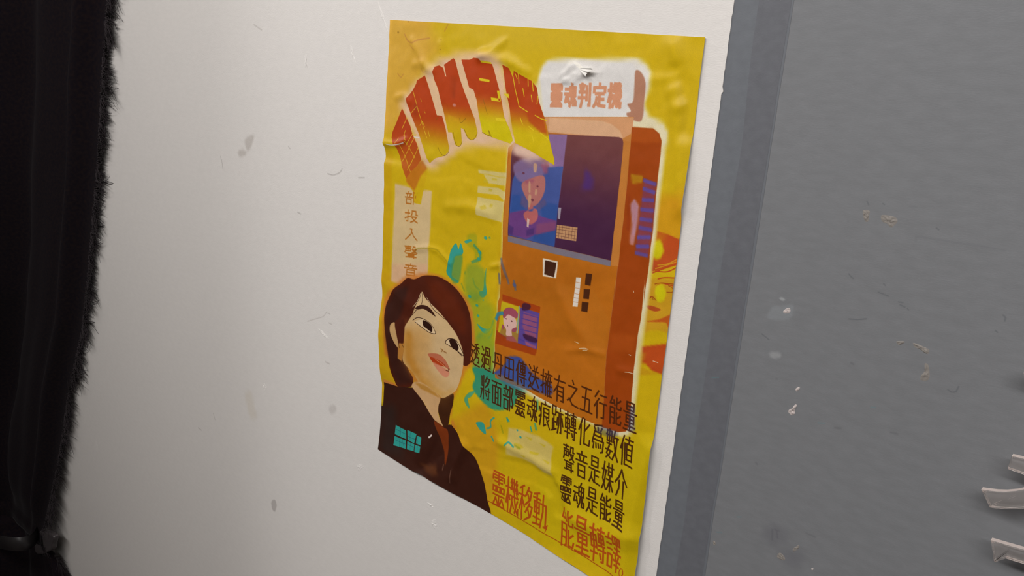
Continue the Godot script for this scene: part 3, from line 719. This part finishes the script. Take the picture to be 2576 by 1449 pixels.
	# worn specks
	pen("2264 2201 2315 2183 2347 2182/2296 2205 2337 2190/2676 2248 2709 2240 2738 2239/2886 2099 2927 2097/2211 2166 2249 2166/2668 1657 2673 1667/2688 2116 2703 2118", "e4dcc8", 0.5, 0.15, 0.8, 1)
	pen("41 1015 101 1015 176 1000 237 979/357 916 419 914", "ded6d0", 0.9, 0.2, 0.9, 1)
	fill("1979 203 2012 205 2059 230 2114 243 2111 261 2062 257 2015 233", "e6e2d8", 0.3, 0.95, 0)
	# grain of the cheap colour print
	var fine := noise(0.35, 2, 77).get_image(1485, 1970, false, false, false)
	fine.convert(Image.FORMAT_L8)
	var coarse := noise(0.03, 3, 78).get_image(1485, 1970, false, false, false)
	coarse.convert(Image.FORMAT_L8)
	var a := fine.get_data()
	var b := coarse.get_data()
	var d := canvas.get_data()
	for i in a.size():
		var k := 1.0 + (a[i] - 128) * 0.0006 + (b[i] - 128) * 0.00015
		d[i * 4] = clampi(int(d[i * 4] * k), 0, 255)
		d[i * 4 + 1] = clampi(int(d[i * 4 + 1] * k), 0, 255)
		d[i * 4 + 2] = clampi(int(d[i * 4 + 2] * k), 0, 255)
		d[i * 4 + 3] = 255
	return Image.create_from_data(1485, 1970, false, Image.FORMAT_RGBA8, d)


func sheet_lift(u: float, v: float, side: Array) -> float:
	var l := 0.0
	for i in side.size() - 1:
		if v >= side[i].x and v <= side[i + 1].x:
			l = lerpf(side[i].y, side[i + 1].y, smoothstep(0.0, 1.0, (v - side[i].x) / (side[i + 1].x - side[i].x)))
	var e := l * exp(-pow(maxf(u, 0.0) / 20.0, 1.3))
	e += 5.0 * exp(-maxf(SHEET.y - v, 0.0) / 24.0) * (0.55 + 0.45 * cos((u - 55.0) / 34.0))
	return 0.5 + e


func build_poster() -> void:
	var side := [Vector2(0, 0), Vector2(72, 2.6), Vector2(96, 4.2), Vector2(113, 1.5), Vector2(119, 3.6), Vector2(140, 2.6), Vector2(185, 2.8), Vector2(215, 2.8), Vector2(235, 2), Vector2(266, 5.4), Vector2(274, 6), Vector2(304, 4), Vector2(330, 0.2), Vector2(360, 0.3), Vector2(394, 1.2)]
	var folds := [
		["2770 52 2805 210 2859 469 2916 782 2958 1028", 1.3, 12],
		["2805 214 2887 346 2929 401 2918 560", -1.2, 10],
		["2620 272 2736 253 2807 229", 0.35, 6],
		["2775 327 2834 298", 0.35, 6],
		["2818 425 2889 398", 0.35, 6],
		["1392 79 1666 131 1885 145 2159 134", -1.2, 16],
		["1561 218 1712 222 1891 197", -1.4, 12],
		["1077 226 1199 185 1353 87", 0.8, 7],
		["1097 213 1326 233 1567 287", 0.8, 7],
		["327 335 448 320 546 369", 0.55, 6],
		["123 616 218 591 279 634", 0.55, 6],
		["628 157 644 277", 0.5, 6],
		["498 363 396 262 292 144", 0.5, 6],
		["3 1012 145 1001 259 953", 0.9, 4.5],
		["492 1163 687 1156 918 1082 1189 1122", -1.0, 9],
		["800 1425 1030 1376 1298 1396", 0.7, 9],
		["425 1858 576 1815 702 1815 853 1890", 0.6, 5],
		["1331 1804 1436 1760 1465 1837", 0.6, 4],
		["-27 2234 291 2380 606 2368", 0.5, 14],
		["1282 3502 1560 3459 1907 3381 2097 3385 2175 3454 2228 3551", -2.0, 10],
		["2136 3367 2192 3325 2242 3406", 0.7, 7],
		["2169 3474 2343 3566 2649 3552 2921 3451", 1.0, 14],
		["2956 2737 2906 3103 2879 3406 2874 3799", 1.6, 16],
		["1541 3247 1893 3245 2146 3276", 0.8, 8],
		["2152 2251 2314 2194 2474 2180", 0.4, 5],
		["2623 2253 2723 2237", 0.4, 5],
		["623 3887 753 3719 840 3567", -1.2, 14],
		["1020 3802 1050 3636 1132 3450", 1.0, 10],
		["1889 301 1949 238 1979 207 2039 248 2106 264", 0.9, 3.2],
		["1904 338 1959 325 2005 338", 0.9, 3.2],
		["1925 223 1982 236 1953 271", 0.9, 3.2],
		["1988 285 2066 296 2106 260", 0.9, 3.2],
		["1982 1741 2122 1980 2325 2135", 0.5, 12],
	]
	var runs := []
	for f in folds:
		runs.append([numbers(f[0], 0.1), f[1], f[2]])
	var crumple := noise(0.03, 3, 12)
	var ridged := noise(0.022, 3, 15)
	ridged.fractal_type = FastNoiseLite.FRACTAL_RIDGED
	var nu := 150
	var nv := 200
	var height := func(u: float, v: float) -> float:
		var h := sheet_lift(u, v, side) + 0.35 + crumple.get_noise_2d(u, v) * 0.6 + ridged.get_noise_2d(u, v) * 0.12
		for r in runs:
			var p: PackedVector2Array = r[0]
			var near := 1e9
			for i in p.size() - 1:
				near = minf(near, Geometry2D.get_closest_point_to_segment(Vector2(u, v), p[i], p[i + 1]).distance_squared_to(Vector2(u, v)))
			near = sqrt(near) / r[2]
			if near < 1.0:
				h += 2.3 * r[1] * (1.0 - near) * (1.0 - near) * (1.0 + near)
		return maxf(h, 0.5)
	var heights := PackedFloat32Array()
	for j in nv + 1:
		for i in nu + 1:
			heights.append(height.call(SHEET.x * i / nu, SHEET.y * j / nv))
	var place := func(s: Vector2, off: float) -> Vector3:
		var i := int(round(s.x * nu))
		var j := int(round(s.y * nv))
		return Vector3(SHEET.x * s.x, -SHEET.y * s.y, heights[j * (nu + 1) + i] + off) * 0.001
	var o := thing("poster", "creased yellow printed poster stuck to the white part of the wall", "poster", Vector3(0, 1.70, 0.0008))
	var paper := mat(Color.WHITE, 0.45)
	paper.metallic_specular = 0.35
	paper.albedo_texture = ImageTexture.create_from_image(paint_print())
	paper.texture_repeat = false
	part("printed_sheet", grid(nu, nv, func(s: Vector2): return place.call(s, 0.0)), paper, o)
	part("paper_back", grid(nu, nv, func(s: Vector2): return place.call(Vector2(1.0 - s.x, s.y), -0.45)), mat(Color(0.85, 0.85, 0.83), 0.8), o)
	# the torn tongue of paper standing up in the white of the sign
	var c := Vector2(204.3, 24.5)
	var flap := grid(14, 6, func(s: Vector2):
		var a := lerpf(-0.25, 0.75, s.x)
		var r := lerpf(0.5, 12.0 + 1.8 * sin(s.x * 7.0), s.y)
		return Vector3(c.x + cos(a) * r, -(c.y + sin(a) * r * 0.6), 2.2 + 3.4 * sin(s.y * 2.0) + 0.7 * sin(s.x * 16.0) * s.y) * 0.001)
	part("torn_flap", flap, mat(Color(0.88, 0.87, 0.85), 0.7), o)


# ---------------------------------------------------------------- clear strips on the grey wall

func build_strips() -> void:
	var clear := StandardMaterial3D.new()
	clear.albedo_color = Color(0.94, 0.92, 0.91, 0.10)
	clear.roughness = 0.06
	clear.refraction_enabled = true
	clear.refraction_scale = 0.049
	clear.transparency = BaseMaterial3D.TRANSPARENCY_ALPHA
	var sawn := mat(Color(0.90, 0.85, 0.83), 0.6)           # the frosted sawn edge
	sawn.backlight_enabled = true
	sawn.backlight = Color(0.8, 0.75, 0.73)
	var names := [
		["5031 15125 5086 15131 5220 15134 5240 15046 5103 15052 5032 15052 5028 15063", "clear acrylic strip with a rounded blunt end, topmost of three"],
		["4942 14898 4975 14907 5006 14916 5047 14933 5087 14956 5119 14980 5197 15046 5234 14939 5185 14907 5140 14881 5075 14848 5024 14828 5000 14822 4996 14825", "clear acrylic strip curving upwards with a slanted end, middle of three"],
		["5038 14652 5079 14657 5132 14664 5186 14672 5278 14680 5298 14593 5202 14598 5157 14592 5123 14589 5103 14569 5084 14548 5075 14549", "clear acrylic strip sloping down with a notched end, lowest of three"],
		["4989 15552 5028 15583 5165 15619 5201 15531 5061 15508 4996 15529", "tip of a clear acrylic strip at the right edge, well above the other strips"],
	]
	for q in names:
		var p := numbers(q[0], 0.0001)
		var c := Vector2.ZERO
		for v in p:
			c += v / p.size()
		var o := thing("acrylic_strip", q[1], "acrylic strip", Vector3(c.x, c.y, 0.0), "clear acrylic strips on the grey wall")
		var bar := bevelled(p, c, 0.0085, 0.014, 0.0011, sawn)
		bar.surface_set_material(0, clear)
		part("bar", bar, null, o)
		var peg := CylinderMesh.new()
		peg.top_radius = 0.002
		peg.bottom_radius = 0.002
		peg.height = 0.0087
		var e := Vector2(-1, 0)
		for v in p:
			if v.x > e.x:
				e = v
		var w := part("peg", peg, clear, o, Vector3(e.x - c.x - 0.008, 0.0, 0.00435))
		var ymid := 0.0
		var count := 0
		for v in p:
			if v.x > e.x - 0.012:
				ymid += v.y
				count += 1
		w.position.y = ymid / count - c.y
		w.rotation_degrees.x = 90


# an outline (seen from the room) given depth, with rounded front and back rims
func bevelled(p: PackedVector2Array, c: Vector2, z0: float, z1: float, r: float, rim: Material = null) -> ArrayMesh:
	if Geometry2D.is_polygon_clockwise(p):
		p = p.duplicate()
		p.reverse()
	var st := SurfaceTool.new()
	st.begin(Mesh.PRIMITIVE_TRIANGLES)
	var levels := [[z0, r], [z0 + r * 0.3, r * 0.3], [z0 + r, 0.0], [z1 - r, 0.0], [z1 - r * 0.3, r * 0.3], [z1, r]]
	var loops := []
	for l in levels:
		var loop := PackedVector3Array()
		var n := p.size()
		for i in n:
			var a := (p[i] - p[(i - 1 + n) % n]).normalized()
			var b := (p[(i + 1) % n] - p[i]).normalized()
			var inward := (Vector2(-a.y, a.x) + Vector2(-b.y, b.x))
			inward = inward.normalized() / maxf(0.5, inward.length() * 0.5)
			var q: Vector2 = p[i] + inward * l[1] - c
			loop.append(Vector3(q.x, q.y, l[0]))
		loops.append(loop)
	var side := SurfaceTool.new()
	side.begin(Mesh.PRIMITIVE_TRIANGLES)
	for k in loops.size() - 1:
		var to := side if rim and k == 2 else st
		var a: PackedVector3Array = loops[k]
		var b: PackedVector3Array = loops[k + 1]
		for i in a.size():
			var j := (i + 1) % a.size()
			for v in [a[i], b[j], a[j], a[i], b[i], b[j]]:
				to.set_smooth_group(-1)
				to.add_vertex(v)
	for face in [0, loops.size() - 1]:
		var loop: PackedVector3Array = loops[face]
		var flat := PackedVector2Array()
		for v in loop:
			flat.append(Vector2(v.x, v.y))
		var tri := Geometry2D.triangulate_polygon(flat)
		for t in range(0, tri.size(), 3):
			var order := [tri[t], tri[t + 1], tri[t + 2]]
			var n := (loop[order[1]] - loop[order[0]]).cross(loop[order[2]] - loop[order[0]]).z
			if (n > 0.0) == (face != 0):
				order.reverse()
			for v in order:
				st.set_smooth_group(-1)
				st.add_vertex(loop[v])
	st.generate_normals()
	var made := st.commit()
	if rim:
		side.generate_normals()
		side.set_material(rim)
		side.commit(made)
	return made


# ---------------------------------------------------------------- curtain

func build_curtain() -> void:
	var path := numbers("-5276 17733 -5450 17049 -5614 16566 -5812 16058 -5980 15526 -6157 14969 -6322 14555 -6548 13998 -6917 13072 -7338 12123 -7730 11529 -8262 10639 -8667 9741 -9038 8966 -9417 8235 -9734 7591 -9920 7256 -9901 7094 -9949 6851 -9682 6869 -9596 6641 -9350 6501 -9107 6179 -8912 5570", 0.0001)
	var away := numbers("80 17733 80 17049 80 16566 80 16058 80 15526 80 14969 80 14555 80 13998 80 13072 80 12123 80 11529 93 10639 117 9741 147 8966 184 8235 225 7591 270 7256 320 7094 270 6851 160 6869 110 6641 80 6501 80 6179 80 5570", 0.0001)                  # the same edge: distance from the wall, height
	var z := 0.05
	var o := thing("curtain", "black pile curtain with a frayed edge hanging at the left, tied in low down", "curtain", Vector3(0, 0, 0))
	var cloth := mat(Color(0.115, 0.10, 0.105), 0.95)
	cloth.albedo_texture = noise_tex(512, 0.05, 4, 50, Color(0.55, 0.55, 0.75), Color(1.0, 0.85, 0.8))
	cloth.uv1_scale = Vector3(4, 14, 1)
	cloth.rim_enabled = true
	cloth.rim = 0.15
	cloth.rim_tint = 0.5
	cloth.metallic_specular = 0.2
	var along := func(line: PackedVector2Array, y: float) -> float:
		for i in line.size() - 1:
			if y <= line[i].y and y >= line[i + 1].y:
				return lerpf(line[i].x, line[i + 1].x, (line[i].y - y) / maxf(line[i].y - line[i + 1].y, 1e-6))
		return line[0].x if y > line[0].y else line[line.size() - 1].x
	var edge_at := func(y: float) -> float: return along.call(path, y)
	var away_at := func(y: float) -> float: return along.call(away, y)
	var tie := path[17].y                                   # the height where it is tied
	var wave := noise(1.3, 3, 8)
	var fold := func(s: float, y: float) -> float:          # s: metres of cloth from the frayed edge
		var pinch := 1.0 - 0.75 * exp(-pow((y - tie) / 0.06, 2.0)) * (1.0 - smoothstep(0.3, 0.5, s))
		var lip := 0.022 * exp(-pow((s - 0.085) / 0.03, 2.0)) * pinch
		return lip + 0.55 * smoothstep(0.34, 0.85, s) * pinch + pinch * (0.012 + 0.016 * sin(s * 11.0 + wave.get_noise_1d(y) * 1.2 - 1.2) + 0.003 * sin(s * 43.0 + y * 2.0)) * smoothstep(0.05, 0.2, s)
	var top := 2.42
	var low := 0.12
	var drape := grid(120, 420, func(s: Vector2):
		var y := lerpf(top, low, s.y)
		var d := s.x * 0.9
		var e: float = edge_at.call(y)
		var x := lerpf(e - d * (0.62 - 0.2 * exp(-pow((y - tie) / 0.15, 2.0))), -1.06, smoothstep(0.4, 0.85, d))
		return Vector3(x, y, away_at.call(y) + fold.call(d, y)))
	part("drape", drape, cloth, o)
	# threads of the frayed edge
	var rng := RandomNumberGenerator.new()
	rng.seed = 91
	var st := SurfaceTool.new()
	st.begin(Mesh.PRIMITIVE_TRIANGLES)
	var bunch := noise(30.0, 2, 61)
	var bunch2 := noise(9.0, 2, 62)
	var y := 2.0
	while y > 0.3:
		y -= rng.randf_range(0.00025, 0.0006)
		if absf(y - tie - 0.004) < 0.012:
			continue
		var e: float = edge_at.call(y)
		var lean := bunch.get_noise_1d(y) * 1.6 + bunch2.get_noise_1d(y + 20.0) * 0.8
		var far := (0.022 + 0.016 * bunch2.get_noise_1d(y) + 0.014 * maxf(0.0, bunch.get_noise_1d(y + 50.0))) * rng.randf_range(0.45, 1.25)
		if bunch.get_noise_1d(y * 1.7 + 9.0) < -0.12:
			far *= 0.45
		far = maxf(far, 0.002)
		var p := Vector3(e - 0.004, y, away_at.call(y) + rng.randf_range(-0.002, 0.003))
		var d := Vector3(1.0, lean * 0.55 + rng.randf_range(-0.25, 0.25), rng.randf_range(-0.25, 0.35)).normalized()
		var bend := Vector3(rng.randf_range(-0.4, 0.1), rng.randf_range(-1.3, 1.0), rng.randf_range(-0.1, 0.2))
		thread(st, p, d, bend, far + 0.004, 0.0006)
	st.generate_normals()
	var fringe := part("frayed_threads", st.commit(), mat(Color(0.15, 0.12, 0.135), 0.9), o)
	fringe.set_meta("kind", "stuff")
	# the band that gathers it
	var band := mat(Color(0.11, 0.10, 0.105), 0.4)
	var ex: float = edge_at.call(tie)
	part("tie_band", grid(60, 8, func(s: Vector2):
		var a := s.x * TAU
		var cx := ex - 0.165
		var w := (s.y - 0.5)
		return Vector3(cx + cos(a) * (0.178 - 0.006 * w * w * 4.0), tie + w * 0.030 + 0.012 * cos(a * 1.0) + 0.004 * sin(a * 3.0), z + 0.012 + sin(a) * 0.055)), band, o)
	var clip := numbers("-10397 7004 -9776 7368 -9285 7511 -9385 7288 -9576 7033 -10448 6523", 0.0001)
	var frosted := mat(Color(0.27, 0.25, 0.255), 0.5)
	part("tie_clip", bevelled(rounded(clip, true), Vector2.ZERO, 0.018, 0.029, 0.003), frosted, o)
	# rail that carries it
	var bar := CylinderMesh.new()
	bar.top_radius = 0.012
	bar.bottom_radius = 0.012
	bar.height = 1.2
	var rail := thing("curtain_rail", "round metal rail that carries the black curtain", "curtain rail", Vector3(-0.8, 2.47, z))
	part("bar", bar, mat(Color(0.5, 0.5, 0.5), 0.4), rail).rotation_degrees.z = 90
	for k in [-0.5, 0.5]:
		part("bracket", box(Vector3(0.02, 0.03, z)), mat(Color(0.5, 0.5, 0.5), 0.4), rail, Vector3(k, 0.0, -z / 2))


func thread(st: SurfaceTool, p: Vector3, d: Vector3, bend: Vector3, length: float, r: float) -> void:
	var n := 4
	var last := []
	for i in n + 1:
		var t := float(i) / n
		var c := p + (d * t + bend * t * t * 0.5) * length
		var side := d.cross(Vector3(0, 0, 1)).normalized() * r * (1.0 - 0.6 * t)
		var depth := Vector3(0, 0, r * (1.0 - 0.6 * t))
		var ring := [c + side, c + depth, c - side]
		if i > 0:
			for k in 3:
				var m := (k + 1) % 3
				for v in [last[k], last[m], ring[k], last[m], ring[m], ring[k]]:
					st.add_vertex(v)
		last = ring


# ---------------------------------------------------------------- dried glue on the grey wall

func build_residue() -> void:
	var glue := mat(Color(0.50, 0.48, 0.46), 0.7)
	var pale := mat(Color(0.72, 0.68, 0.67), 0.6)
	var list := [
		["40602 161534 40947 161581 40968 161332 40975 161016 40823 160977 40694 161188", 0.0004, glue, "faint upright smear of dried glue beside the largest crust, high on the grey paint"],
		["41583 161450 41870 161523 42301 161499 42465 161309 42344 161063 42203 160910 41957 161075 41683 161155", 0.0004, glue, "largest crust of dried glue, a wedge high on the grey paint"],
		["43653 154917 44043 155036 44032 154920 43838 154765 43730 154789", 0.0005, glue, "thin level dash of dried glue on the grey paint"],
		["44479 155067 44702 155088 45091 155022 45311 154951 45332 154725 45152 154715 44876 154843 44618 154875", 0.0006, glue, "slanting trail of dried glue on the grey paint"],
		["45267 154142 45456 154110 45634 153558 45565 153279 45245 153207 45234 153470 45331 153739", 0.0004, glue, "upright smear of dried glue below the slanting trail"],
		["38701 149125 38813 149382 38952 149412 38885 149085 38909 148824 38726 148679 38519 148786 38532 148954", 0.0008, pale, "pale knob of dried glue lowest beside the dark grey band"],
		["38715 150418 38934 150579 38892 150352 38747 150237", 0.0006, pale, "small pale speck of glue just above the pale knob"],
		["37149 154822 37318 155043 37509 155126 37572 154878 37269 154722", 0.0004, pale, "bright white star-shaped chip in a pale patch near the dark grey band"],
		["39403 139157 39546 139507 39865 139401 39936 139165 39669 139078", 0.0004, glue, "clear glue blister at the bottom edge of the grey paint"],
		["40280 140162 40357 140288 40597 140594 40644 140436 40383 140021", 0.0004, glue, "thin slanted glue streak above the glue blister at the bottom"],
		["35043 138022 35176 138114 35244 137894 35111 137802", 0.0004, glue, "tiny glue drop low down, right beside the dark grey band"],
		["41612 139490 41729 139532 41715 139395 41641 139377", 0.0004, pale, "tiny white dot of glue at the very bottom of the picture"],
	]
	for i in list.size():
		var q = list[i]
		var p := numbers(q[0], 0.00001)
		var c := Vector2.ZERO
		for v in p:
			c += v / p.size()
		for k in p.size():
			p[k] -= c
		var o := MeshInstance3D.new()
		o.name = "glue_residue"
		o.mesh = lump(p, q[1], 0.0001, 70 + i)
		o.material_override = q[2]
		o.position = Vector3(c.x, c.y, 0.0)
		add_child(o, true)
		o.set_meta("label", q[3])
		o.set_meta("category", "glue residue")
		o.set_meta("group", "dried glue on the grey wall")
